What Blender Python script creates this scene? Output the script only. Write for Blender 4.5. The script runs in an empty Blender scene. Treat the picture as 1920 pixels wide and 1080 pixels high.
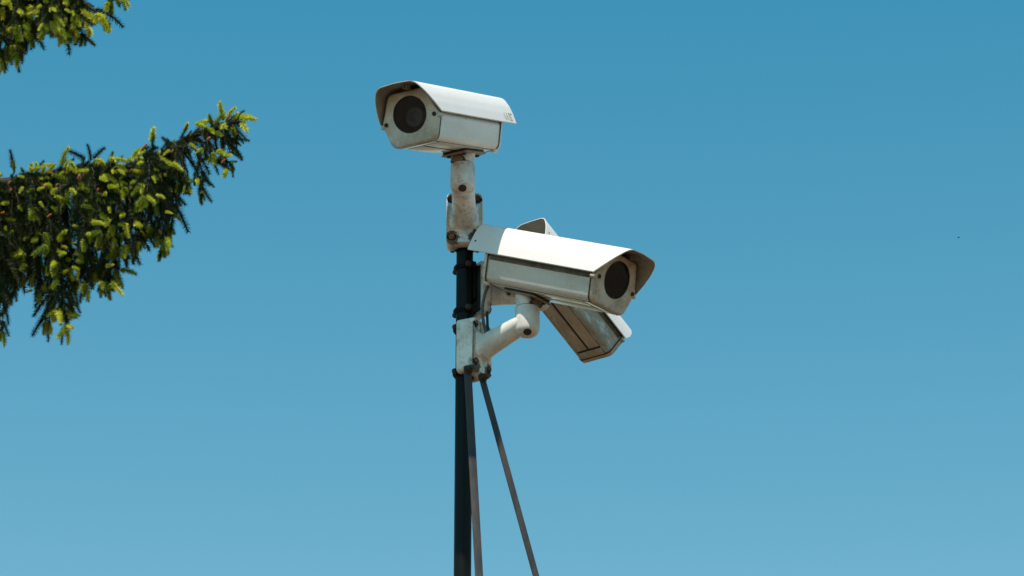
import bpy, bmesh, math, random
from mathutils import Vector, Matrix, Quaternion, noise
R = math.radians
random.seed(7)

# ------------------------------------------------------------------ camera, sky, sun, exposure
scene = bpy.context.scene
COL = scene.collection
PITCH = 24.0
EYE = Vector((0, 0, 1.6))
FOC = 1920 * 100 / 36.0
cd = bpy.data.cameras.new('camera'); cam = bpy.data.objects.new('camera', cd); COL.objects.link(cam)
cd.lens = 100; cd.sensor_width = 36; cd.clip_start = 0.05; cd.clip_end = 5000
cam.location = EYE; cam.rotation_euler = (R(90 + PITCH), 0, 0)
scene.camera = cam

SUN_AZ = -14.0      # degrees, measured from the viewer's side of the pole, negative = viewer's left
SUN_EL = 63.0
sun_dir = Vector((math.sin(R(SUN_AZ)) * math.cos(R(SUN_EL)), -math.cos(R(SUN_AZ)) * math.cos(R(SUN_EL)), math.sin(R(SUN_EL))))
sl = bpy.data.lights.new('sun', 'SUN'); sl.energy = 5.0; sl.angle = R(0.53); sl.color = (1.0, 0.90, 0.80)
sun = bpy.data.objects.new('sun', sl); COL.objects.link(sun)
sun.rotation_euler = sun_dir.to_track_quat('Z', 'Y').to_euler(); sun.location = (-3, -8, 15)

w = bpy.data.worlds.new('World'); scene.world = w; w.use_nodes = True
nt = w.node_tree; nt.nodes.clear()
sky = nt.nodes.new('ShaderNodeTexSky'); sky.sky_type = 'NISHITA'; sky.sun_disc = False
sky.sun_elevation = R(SUN_EL); sky.sun_rotation = math.atan2(sun_dir.x, sun_dir.y)
sky.altitude = 200; sky.air_density = 1.0; sky.dust_density = 0.6; sky.ozone_density = 1.0
tint = nt.nodes.new('ShaderNodeMix'); tint.data_type = 'RGBA'; tint.blend_type = 'MULTIPLY'
tint.inputs[0].default_value = 1.0
tc = nt.nodes.new('ShaderNodeTexCoord'); sp = nt.nodes.new('ShaderNodeSeparateXYZ'); mr = nt.nodes.new('ShaderNodeMapRange'); cm = nt.nodes.new('ShaderNodeMix'); cm.data_type = 'RGBA'
nt.links.new(tc.outputs['Generated'], sp.inputs[0]); nt.links.new(sp.outputs[2], mr.inputs[0])
mr.inputs[1].default_value = 0.20; mr.inputs[2].default_value = 0.55      # clear deep teal overhead, paler towards the horizon
cm.inputs[6].default_value = (.82, 1.11, .91, 1); cm.inputs[7].default_value = (.21, 1.07, 1.02, 1)
nt.links.new(mr.outputs[0], cm.inputs[0]); nt.links.new(cm.outputs[2], tint.inputs[7])
bg = nt.nodes.new('ShaderNodeBackground'); bg.inputs[1].default_value = 0.15
out = nt.nodes.new('ShaderNodeOutputWorld')
nt.links.new(sky.outputs[0], tint.inputs[6]); nt.links.new(tint.outputs[2], bg.inputs[0]); nt.links.new(bg.outputs[0], out.inputs[0])

scene.view_settings.view_transform = 'Standard'; scene.view_settings.look = 'None'
scene.view_settings.exposure = 0.0; scene.view_settings.gamma = 1.0; scene.view_settings.use_curve_mapping = False
scene.render.resolution_x = 1024; scene.render.resolution_y = 576
scene.cycles.max_bounces = 8

# ------------------------------------------------------------------ helpers
def tag(o, label=None, cat=None, group=None, kind=None):
    if label: o['label'] = label
    if cat: o['category'] = cat
    if group: o['group'] = group
    if kind: o['kind'] = kind
    return o

def empty(name, M):
    o = bpy.data.objects.new(name, None); COL.objects.link(o); o.matrix_world = M; o.empty_display_size = 0.05
    return o

def link(name, me, parent=None, M=None):
    o = bpy.data.objects.new(name, me); COL.objects.link(o)
    if parent: o.parent = parent
    if M is not None: o.matrix_local = M
    return o

def mesh(name, verts, faces, mat, smooth=False, mats=None, fmat=None):
    me = bpy.data.meshes.new(name); me.from_pydata([tuple(v) for v in verts], [], faces)
    for m in (mats or [mat]): me.materials.append(m)
    if fmat: me.polygons.foreach_set('material_index', fmat)
    if smooth: me.polygons.foreach_set('use_smooth', [True] * len(me.polygons))
    me.update(); return me

class MB:
    """collects shapes; build() links them as one mesh object"""
    def __init__(s): s.v = []; s.f = []; s.m = []; s.mi = 0
    def add(s, V, Fc):
        n = len(s.v); s.v += [Vector(v) for v in V]; s.f += [tuple(i + n for i in f) for f in Fc]; s.m += [s.mi] * len(Fc); return s
    def loft(s, rings, cap=True):
        n = len(rings[0]); V = [p for r in rings for p in r]; Fc = []
        for k in range(len(rings) - 1):
            for i in range(n):
                j = (i + 1) % n
                Fc.append((k * n + i, k * n + j, (k + 1) * n + j, (k + 1) * n + i))
        if cap: Fc += [tuple(range(n))[::-1], tuple((len(rings) - 1) * n + i for i in range(n))]
        return s.add(V, Fc)
    def tube(s, pts, rad, n=16, cap=True):
        pts = [Vector(p) for p in pts]; rings = []
        t = (pts[1] - pts[0]).normalized(); ref = t.orthogonal().normalized()
        for i, p in enumerate(pts):
            a = pts[max(i - 1, 0)]; b = pts[min(i + 1, len(pts) - 1)]
            t = (b - a).normalized(); ref = (ref - t * ref.dot(t)).normalized(); q = t.cross(ref)
            r = rad[i] if isinstance(rad, (list, tuple)) else rad
            rings.append([p + (ref * math.cos(2 * math.pi * k / n) + q * math.sin(2 * math.pi * k / n)) * r for k in range(n)])
        return s.loft(rings, cap)
    def lathe(s, o, ax, prof, n=32, cap=True):
        """prof = [(distance along axis, radius)]"""
        o = Vector(o); ax = Vector(ax).normalized(); a = ax.orthogonal().normalized(); b = ax.cross(a)
        return s.loft([[o + ax * d + (a * math.cos(2 * math.pi * k / n) + b * math.sin(2 * math.pi * k / n)) * r for k in range(n)] for d, r in prof], cap)
    def box(s, c, size, M=None):
        x, y, z = [d / 2 for d in size]; c = Vector(c)
        V = [c + Vector(p) for p in ((-x,-y,-z),(x,-y,-z),(x,y,-z),(-x,y,-z),(-x,-y,z),(x,-y,z),(x,y,z),(-x,y,z))]
        if M: V = [M @ v for v in V]
        return s.add(V, [(0,3,2,1),(4,5,6,7),(0,1,5,4),(1,2,6,5),(2,3,7,6),(3,0,4,7)])
    def torus(s, o, ax, r1, r2, n=32, m=8, arc=1.0):
        o = Vector(o); ax = Vector(ax).normalized(); a = ax.orthogonal().normalized(); b = ax.cross(a)
        for i in range(1): pass
        V = []; Fc = []
        for i in range(n):
            d = a * math.cos(2*math.pi*i/n) + b * math.sin(2*math.pi*i/n)
            for j in range(m): V.append(o + d * (r1 + r2 * math.cos(2*math.pi*j/m)) + ax * r2 * math.sin(2*math.pi*j/m))
        for i in range(n):
            for j in range(m): Fc.append((i*m+j, ((i+1)%n)*m+j, ((i+1)%n)*m+(j+1)%m, i*m+(j+1)%m))
        return s.add(V, Fc)
    def build(s, name, mat, parent=None, M=None, bevel=0, sharp=35, seg=2):
        mats = mat if isinstance(mat, (list, tuple)) else [mat]
        me = bpy.data.meshes.new(name); me.from_pydata([tuple(v) for v in s.v], [], s.f)
        for m in mats: me.materials.append(m)
        me.polygons.foreach_set('material_index', s.m)
        bm = bmesh.new(); bm.from_mesh(me); bmesh.ops.recalc_face_normals(bm, faces=bm.faces)
        if bevel:
            es = [e for e in bm.edges if len(e.link_faces) == 2 and e.calc_face_angle(0) > R(30)]
            bmesh.ops.bevel(bm, geom=es, offset=bevel, segments=seg, profile=0.5, affect='EDGES', clamp_overlap=True)
        for f in bm.faces: f.smooth = True
        for e in bm.edges:
            if len(e.link_faces) != 2 or e.calc_face_angle(0) > R(sharp): e.smooth = False
        bm.to_mesh(me); bm.free()
        return link(name, me, parent, M)

def rpoly(pts, rad, seg=6):
    """polygon with rounded corners; rad one number or one per corner"""
    n = len(pts); o = []
    for i in range(n):
        p = Vector(pts[i]); a = Vector(pts[i-1]); b = Vector(pts[(i+1) % n]); r = rad[i] if isinstance(rad, (list, tuple)) else rad
        u = (a - p).normalized(); v = (b - p).normalized(); ang = u.angle(v); t = r / math.tan(ang / 2)
        t = min(t, (a - p).length * .48, (b - p).length * .48); r2 = t * math.tan(ang / 2)
        c = p + (u + v).normalized() * (r2 / math.sin(ang / 2)); s0 = p + u * t - c; s1 = p + v * t - c
        a0 = math.atan2(s0.y, s0.x); a1 = math.atan2(s1.y, s1.x); d = (a1 - a0 + math.pi) % (2 * math.pi) - math.pi
        for k in range(seg + 1):
            th = a0 + d * k / seg; o.append(Vector((c.x + r2 * math.cos(th), c.y + r2 * math.sin(th))))
    return o

def by_angle(poly, c, n):
    """points of a star-shaped outline on n evenly turned rays from c"""
    o = []
    for k in range(n):
        d = Vector((math.cos(2*math.pi*k/n), math.sin(2*math.pi*k/n))); best = None
        for i in range(len(poly)):
            a = poly[i] - c; b = poly[(i+1) % len(poly)] - c; e = b - a
            den = d.x * e.y - d.y * e.x
            if abs(den) < 1e-12: continue
            t = (a.x * e.y - a.y * e.x) / den; s = (a.x * d.y - a.y * d.x) / den
            if t > 0 and -1e-6 <= s <= 1 + 1e-6 and (best is None or t > best): best = t
        o.append(c + d * best)
    return o

def at(u, v, Y):
    """the point of the place at depth Y that stands on the sight line through (u, v) of the photograph"""
    p = R(PITCH)
    ray = Vector((0, math.cos(p), math.sin(p))) + Vector((1, 0, 0)) * ((u - 960) / FOC) + Vector((0, -math.sin(p), math.cos(p))) * ((540 - v) / FOC)
    return EYE + ray * (Y / ray.y)

def cut(obj, cutters):
    for c in cutters:
        m = obj.modifiers.new('b', 'BOOLEAN'); m.object = c; m.operation = 'DIFFERENCE'; m.solver = 'EXACT'
    bpy.context.view_layer.update()
    me = bpy.data.meshes.new_from_object(obj.evaluated_get(bpy.context.evaluated_depsgraph_get()))
    obj.modifiers.clear(); obj.data = me
    for c in cutters: bpy.data.objects.remove(c)

# ------------------------------------------------------------------ materials
def newmat(name):
    m = bpy.data.materials.new(name); m.use_nodes = True; n = m.node_tree; n.nodes.clear()
    o = n.nodes.new('ShaderNodeOutputMaterial'); b = n.nodes.new('ShaderNodeBsdfPrincipled'); n.links.new(b.outputs[0], o.inputs[0])
    return m, n, b

def mix(n, fac, a, b):
    x = n.nodes.new('ShaderNodeMix'); x.data_type = 'RGBA'
    for s, v in ((0, fac), (6, a), (7, b)):
        if isinstance(v, bpy.types.NodeSocket): n.links.new(v, x.inputs[s])
        elif isinstance(v, (int, float)): x.inputs[s].default_value = v
        else: x.inputs[s].default_value = (*v, 1)
    return x.outputs[2]

def coords(n, scale=(1, 1, 1), rot=(0, 0, 0)):
    t = n.nodes.new('ShaderNodeTexCoord'); mp = n.nodes.new('ShaderNodeMapping')
    mp.inputs['Scale'].default_value = scale; mp.inputs['Rotation'].default_value = rot
    n.links.new(t.outputs['Object'], mp.inputs[0]); return mp.outputs[0]

def nz(n, vec, scale, detail=6, rough=.6, lo=.4, hi=.6, dist=0):
    t = n.nodes.new('ShaderNodeTexNoise'); t.inputs['Scale'].default_value = scale; t.inputs['Detail'].default_value = detail
    t.inputs['Roughness'].default_value = rough; t.inputs['Distortion'].default_value = dist
    n.links.new(vec, t.inputs['Vector'])
    r = n.nodes.new('ShaderNodeMapRange'); r.interpolation_type = 'SMOOTHSTEP'
    r.inputs[1].default_value = lo; r.inputs[2].default_value = hi; n.links.new(t.outputs[0], r.inputs[0])
    return r.outputs[0]

def math_(n, op, a, b=0, c=0):
    x = n.nodes.new('ShaderNodeMath'); x.operation = op
    for i, v in enumerate((a, b, c)):
        if isinstance(v, bpy.types.NodeSocket): n.links.new(v, x.inputs[i])
        else: x.inputs[i].default_value = v
    return x.outputs[0]

def paint(name, base, dirt, amount, rough=.4, scale=18, speck=.6, stretch=(1, 1, 1), second=None, bump=.0003, streaks=None, spec=.5, soot=None):
    m, n, b = newmat(name)
    v = coords(n, stretch)
    c = mix(n, math_(n, 'MULTIPLY', nz(n, v, scale, 8, .65, .38, .68), amount), base, dirt)
    if second: c = mix(n, math_(n, 'MULTIPLY', nz(n, v, scale * 3.1, 6, .7, .52, .66, .4), second[1]), c, second[0])
    c = mix(n, math_(n, 'MULTIPLY', nz(n, coords(n), 240, 2, .5, .70, .74), speck), c, (.05, .045, .04))
    c = mix(n, math_(n, 'MULTIPLY', nz(n, coords(n), 90, 3, .6, .68, .72), speck * .6), c, (.10, .085, .07))
    if streaks:   # rust runs below the bolts: (y, z_top, z_bottom, width)
        sx = n.nodes.new('ShaderNodeSeparateXYZ'); t = n.nodes.new('ShaderNodeTexCoord'); n.links.new(t.outputs['Object'], sx.inputs[0])
        wob = nz(n, coords(n, (1, 1, 1)), 60, 4, .6, 0, 1)
        for (y0, zt, zb, wd) in streaks:
            y = math_(n, 'ADD', sx.outputs[1], math_(n, 'MULTIPLY_ADD', wob, .012, -y0 - .006))
            mk = n.nodes.new('ShaderNodeMapRange'); mk.interpolation_type = 'SMOOTHSTEP'; mk.inputs[1].default_value = wd; mk.inputs[2].default_value = 0
            n.links.new(math_(n, 'ABSOLUTE', y), mk.inputs[0])
            z1 = n.nodes.new('ShaderNodeMapRange'); z1.inputs[1].default_value = zt + .004; z1.inputs[2].default_value = zt; n.links.new(sx.outputs[2], z1.inputs[0])
            z2 = n.nodes.new('ShaderNodeMapRange'); z2.inputs[1].default_value = zb; z2.inputs[2].default_value = zb + .02; n.links.new(sx.outputs[2], z2.inputs[0])
            c = mix(n, math_(n, 'MULTIPLY', math_(n, 'MULTIPLY', mk.outputs[0], .95), math_(n, 'MULTIPLY', z1.outputs[0], z2.outputs[0])), c, (.34, .17, .06))
    if soot:      # flaked, sooty patches round given bolts: (y, z, radius)
        sx = n.nodes.new('ShaderNodeSeparateXYZ'); t = n.nodes.new('ShaderNodeTexCoord'); n.links.new(t.outputs['Object'], sx.inputs[0])
        fl = nz(n, coords(n), 110, 6, .75, .2, .8)
        for (y0, z0, r0) in soot:
            dy = math_(n, 'SUBTRACT', sx.outputs[1], y0); dz = math_(n, 'SUBTRACT', sx.outputs[2], z0)
            ds = math_(n, 'SQRT', math_(n, 'ADD', math_(n, 'MULTIPLY', dy, dy), math_(n, 'MULTIPLY', dz, dz)))
            mk = n.nodes.new('ShaderNodeMapRange'); mk.inputs[1].default_value = r0 + .001; mk.inputs[2].default_value = r0 - .001
            n.links.new(math_(n, 'MULTIPLY_ADD', fl, .016, ds), mk.inputs[0]); xm = n.nodes.new('ShaderNodeMapRange'); xm.inputs[1].default_value = .028; xm.inputs[2].default_value = .041; n.links.new(math_(n, 'MULTIPLY_ADD', fl, -.006, sx.outputs[0]), xm.inputs[0]); c = mix(n, math_(n, 'MULTIPLY', math_(n, 'MULTIPLY', mk.outputs[0], .9), xm.outputs[0]), c, (.05, .032, .022))
    n.links.new(c, b.inputs['Base Color']); b.inputs['Roughness'].default_value = rough; b.inputs['Specular IOR Level'].default_value = spec
    rr = n.nodes.new('ShaderNodeMapRange'); rr.inputs[3].default_value = rough - .08; rr.inputs[4].default_value = rough + .2
    n.links.new(nz(n, v, scale, 5, .6, .3, .7), rr.inputs[0]); n.links.new(rr.outputs[0], b.inputs['Roughness'])
    if bump:
        bp = n.nodes.new('ShaderNodeBump'); bp.inputs['Strength'].default_value = .35; bp.inputs['Distance'].default_value = bump
        n.links.new(nz(n, coords(n), 130, 6, .6, .2, .8), bp.inputs['Height']); n.links.new(bp.outputs[0], b.inputs['Normal'])
    return m

M_SHIELD = paint('shield_white', (.85, .765, .74), (.62, .60, .55), .35, .38, 9, .25)
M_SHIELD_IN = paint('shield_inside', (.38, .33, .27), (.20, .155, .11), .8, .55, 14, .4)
M_BODY = paint('housing_white', (.71, .62, .565), (.48, .38, .29), .7, .36, 12, .8, (.5, 1, 1.6), ((.74, .69, .64), .4))
M_BODY1 = paint('clean_housing_white', (.90, .82, .775), (.66, .55, .45), .4, .30, 10, .7, (.5, 1, 1.6), ((.88, .82, .78), .4))
M_UNDER = paint('glossy_underside', (.80, .74, .69), (.55, .46, .37), .5, .16, 10, .5, (.5, 1, 1.6), bump=0)
M_CAST2 = paint('cast_white_clean', (.82, .76, .71), (.50, .41, .32), .5, .34, 20, .8, (1, 1, 1), ((.22, .20, .18), .15))
M_FACE = paint('front_plate_paint', (.60, .455, .35), (.34, .235, .155), .85, .5, 22, .9, (1, 1, 1), ((.60, .55, .50), .7))
M_FACE2 = paint('front_plate_paint_clean', (.66, .60, .53), (.40, .31, .22), .8, .45, 14, .6, (1, 1, 1), ((.74, .70, .66), .6))
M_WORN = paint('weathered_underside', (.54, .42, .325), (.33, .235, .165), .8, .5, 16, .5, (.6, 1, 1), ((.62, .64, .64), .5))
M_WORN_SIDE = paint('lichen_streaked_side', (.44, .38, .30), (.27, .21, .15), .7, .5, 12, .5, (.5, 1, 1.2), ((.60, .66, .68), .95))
M_CAST = paint('cast_white', (.82, .73, .66), (.40, .30, .21), .6, .36, 20, .8, (1, 1, 1), ((.13, .115, .10), .45))
M_PLATE = paint('cast_plate_white', (.84, .77, .71), (.50, .39, .28), .65, .42, 24, .9, (1, 1, 1), ((.20, .16, .12), .4),
                streaks=[(-.012, .050, -.030, .006), (.022, .040, -.040, .005), (-.024, -.048, -.070, .008)], soot=[(.0265, -.047, .026), (-.0265, -.047, .024), (.0265, .0435, .019), (-.0265, .0435, .017)])
M_SEAM = paint('grime_seam', (.075, .052, .034), (.03, .022, .015), .8, .8, 60, .3)
M_STRIP = paint('strip_brown', (.14, .10, .062), (.06, .042, .028), .8, .8, 50, .4)
M_PLATE_UNDER = paint('rusty_plate', (.30, .215, .155), (.12, .07, .045), .8, .6, 40, .6)
M_RUBBER_SHADE = paint('black_rubber_and_shade', (.018, .017, .016), (.04, .035, .03), .6, .6, 30, .2)  # rubber parts, and the painted shade in the brackets' hollow backs
M_RUST = paint('rusty_bolt', (.34, .12, .05), (.12, .04, .02), .6, .75, 120, .6, bump=.001)
M_BOLT = paint('dark_bolt', (.035, .022, .016), (.10, .045, .022), .5, .7, 90, .4, bump=.001)
M_POLE = paint('black_pole_paint', (.0055, .0055, .0058), (.013, .0125, .0125), .6, .40, 14, 0.1, (1, 1, .2), spec=.15)
M_BRACE = paint('brown_black_steel', (.050, .043, .043), (.088, .074, .068), .6, .5, 26, .3, (1, 1, .35), ((.17, .085, .05), .18), bump=.0006, spec=.25)
M_CABLE = paint('grey_cable', (.075, .072, .068), (.12, .11, .10), .6, .5, 60, .2)
M_CABLE2 = paint('black_cable', (.02, .02, .02), (.04, .04, .04), .6, .5, 60, .2)
M_INK = paint('grey_ink', (.44, .37, .30), (.58, .5, .43), .6, .6, 200, 0, bump=0)
M_HOLE = paint('dark_hole', (.012, .010, .009), (.03, .02, .015), .6, .8, 90, 0)
M_BARK = paint('spruce_bark', (.035, .024, .017), (.07, .05, .036), .7, .85, 40, .3, bump=.004)

m, n, b = newmat('lens_black'); b.inputs['Base Color'].default_value = (.008, .008, .009, 1); b.inputs['Roughness'].default_value = .25; b.inputs['Base Color'].default_value = (.11, .11, .12, 1); M_LENS = m
m, n, b = newmat('inside_black'); b.inputs['Base Color'].default_value = (.012, .011, .011, 1); b.inputs['Roughness'].default_value = .7; M_DARK = m
m, n, b = newmat('window_glass')
n.nodes.remove(b); tr = n.nodes.new('ShaderNodeBsdfTransparent'); tr.inputs[0].default_value = (.80, .82, .85, 1)
gl = n.nodes.new('ShaderNodeBsdfGlossy'); gl.inputs['Roughness'].default_value = .04; gl.inputs[0].default_value = (.9, .9, .9, 1)
fr = n.nodes.new('ShaderNodeFresnel'); fr.inputs[0].default_value = 1.36
df = n.nodes.new('ShaderNodeBsdfDiffuse'); df.inputs[0].default_value = (.30, .27, .22, 1)
ms = n.nodes.new('ShaderNodeMixShader'); ms2 = n.nodes.new('ShaderNodeMixShader')
n.links.new(math_(n, 'MULTIPLY', nz(n, coords(n), 40, 6, .6, .3, .8), .012), ms2.inputs[0])
n.links.new(fr.outputs[0], ms.inputs[0]); n.links.new(tr.outputs[0], ms.inputs[1]); n.links.new(gl.outputs[0], ms.inputs[2])
n.links.new(ms.outputs[0], ms2.inputs[1]); n.links.new(df.outputs[0], ms2.inputs[2])
n.links.new(ms2.outputs[0], [x for x in n.nodes if x.type == 'OUTPUT_MATERIAL'][0].inputs[0]); M_GLASS = m

def leafmat(name, a, b_, trans, scale=30):
    m = bpy.data.materials.new(name); m.use_nodes = True; n = m.node_tree; n.nodes.clear()
    o = n.nodes.new('ShaderNodeOutputMaterial'); p = n.nodes.new('ShaderNodeBsdfPrincipled'); t = n.nodes.new('ShaderNodeBsdfTranslucent'); s = n.nodes.new('ShaderNodeMixShader')
    oi = n.nodes.new('ShaderNodeObjectInfo')
    f = math_(n, 'MULTIPLY_ADD', oi.outputs['Random'], .6, math_(n, 'MULTIPLY', nz(n, coords(n), scale, 3, .6, .3, .7), .4))
    c = mix(n, f, a, b_); n.links.new(c, p.inputs['Base Color']); n.links.new(c, t.inputs[0])
    p.inputs['Roughness'].default_value = .5; p.inputs['Specular IOR Level'].default_value = .15; s.inputs[0].default_value = trans
    n.links.new(p.outputs[0], s.inputs[1]); n.links.new(t.outputs[0], s.inputs[2]); n.links.new(s.outputs[0], o.inputs[0]); return m
M_NEEDLE = leafmat('spruce_needles', (.013, .027, .010), (.060, .078, .022), .15)
M_SHOOT = leafmat('fresh_shoot_needles', (.62, .68, .040), (.82, .79, .15), .30, 60)
M_SHOOT2 = leafmat('green_shoot_needles', (.22, .30, .025), (.34, .40, .040), .3, 60)
M_BUD = leafmat('bud_scales', (.28, .085, .035), (.42, .15, .06), .05, 90)

# ------------------------------------------------------------------ ground
gv = []; gf = []
G = 24; S = 3000.0
for j in range(G + 1):
    for i in range(G + 1):
        a = (i / G * 2 - 1); c = (j / G * 2 - 1)
        gv.append((math.copysign(abs(a) ** 3, a) * S, math.copysign(abs(c) ** 3, c) * S, 0))
for j in range(G):
    for i in range(G): q = j * (G + 1) + i; gf.append((q, q + 1, q + G + 2, q + G + 1))
m, n, b = newmat('dry_ground'); v = coords(n)
c = mix(n, nz(n, v, .8, 8, .6, .35, .65), (.225, .145, .082), (.30, .195, .115)); c = mix(n, math_(n, 'MULTIPLY', nz(n, v, 35, 6, .7, .5, .6), .5), c, (.09, .08, .045))
n.links.new(c, b.inputs['Base Color']); b.inputs['Roughness'].default_value = .95
bp = n.nodes.new('ShaderNodeBump'); bp.inputs['Distance'].default_value = .03; n.links.new(nz(n, v, 25, 8, .7, .2, .8), bp.inputs['Height']); n.links.new(bp.outputs[0], b.inputs['Normal'])
link('ground', mesh('ground', gv, gf, m)); tag(bpy.data.objects['ground'], kind='structure')

# ------------------------------------------------------------------ pole
YP = 5.495; XP = at(871.5, 480, YP).x; PR = .0178
pole_top = at(872, 378, YP).z
pole = empty('camera_pole', Matrix.Translation((XP, YP, 0)))
tag(pole, 'thin round black steel pole with two splayed diagonal braces, carrying the cameras', 'pole')
b_ = MB(); b_.lathe((0, 0, 0), (0, 0, 1), [(0, PR), (pole_top - .004, PR), (pole_top, PR - .004)], 40); b_.build('shaft', M_POLE, pole)
b_ = MB(); b_.lathe((0, 0, -.02), (0, 0, 1), [(0, .09), (.028, .09), (.032, .086)], 32); b_.build('foot_flange', M_POLE, pole)

def frame(azdeg):
    a = R(azdeg); o = Vector((math.sin(a), -math.cos(a), 0)); z = Vector((0, 0, 1)); y = z.cross(o)
    return Matrix((o, y, z)).transposed()

# ------------------------------------------------------------------ camera housings
D = dict(t=.0425, b=.0722, h=.0665, s=.0496, sr=.0113, L=.41, dl=.0458, hl=.0598, rl=.0379, wm=.0640, zm=.0734, wb=.0485, zb=.1205, Lb=.2956)

def axes(yaw, tilt, roll):
    a, e, r = R(yaw), R(tilt), R(roll)
    fh = Vector((math.sin(a), -math.cos(a), 0)); z = Vector((0, 0, 1))
    f = fh * math.cos(e) - z * math.sin(e); u = z * math.cos(e) + fh * math.sin(e)
    rr = f.cross(u); u2 = u * math.cos(r) + rr * math.sin(r)
    return f, u2

def tip(u, v, Z):
    p = R(PITCH)
    return EYE + (Vector((0, math.cos(p), math.sin(p))) + Vector((1, 0, 0)) * ((u - 960) / FOC) + Vector((0, -math.sin(p), math.cos(p))) * ((540 - v) / FOC)) * Z

def shield_profile():
    t, b, h = D['t'], D['b'], D['h']
    P = [Vector(p) for p in [(b, -h), (b - .0055, -h * .70), (b - .0128, -h * .40), (t + .0015, -.0006), (t - .040, .0016), (0, .0014)]]
    half = [P[0]]
    full = rpoly([P[0], P[1], P[2], P[3], P[4], P[5], Vector((0, -h))], [.0, .08, .08, .034, .03, .0001, .0001], 6)
    full = full[1:]                       # the start corner
    half = [p for p in full if p.x > .0005 and not (abs(p.y + h) < 1e-4)]
    half = [P[0]] + sorted(half, key=lambda p: -math.atan2(p.x, p.y + h * 1.0))
    return half + [Vector((-p.x, p.y)) for p in half[::-1]]

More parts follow.
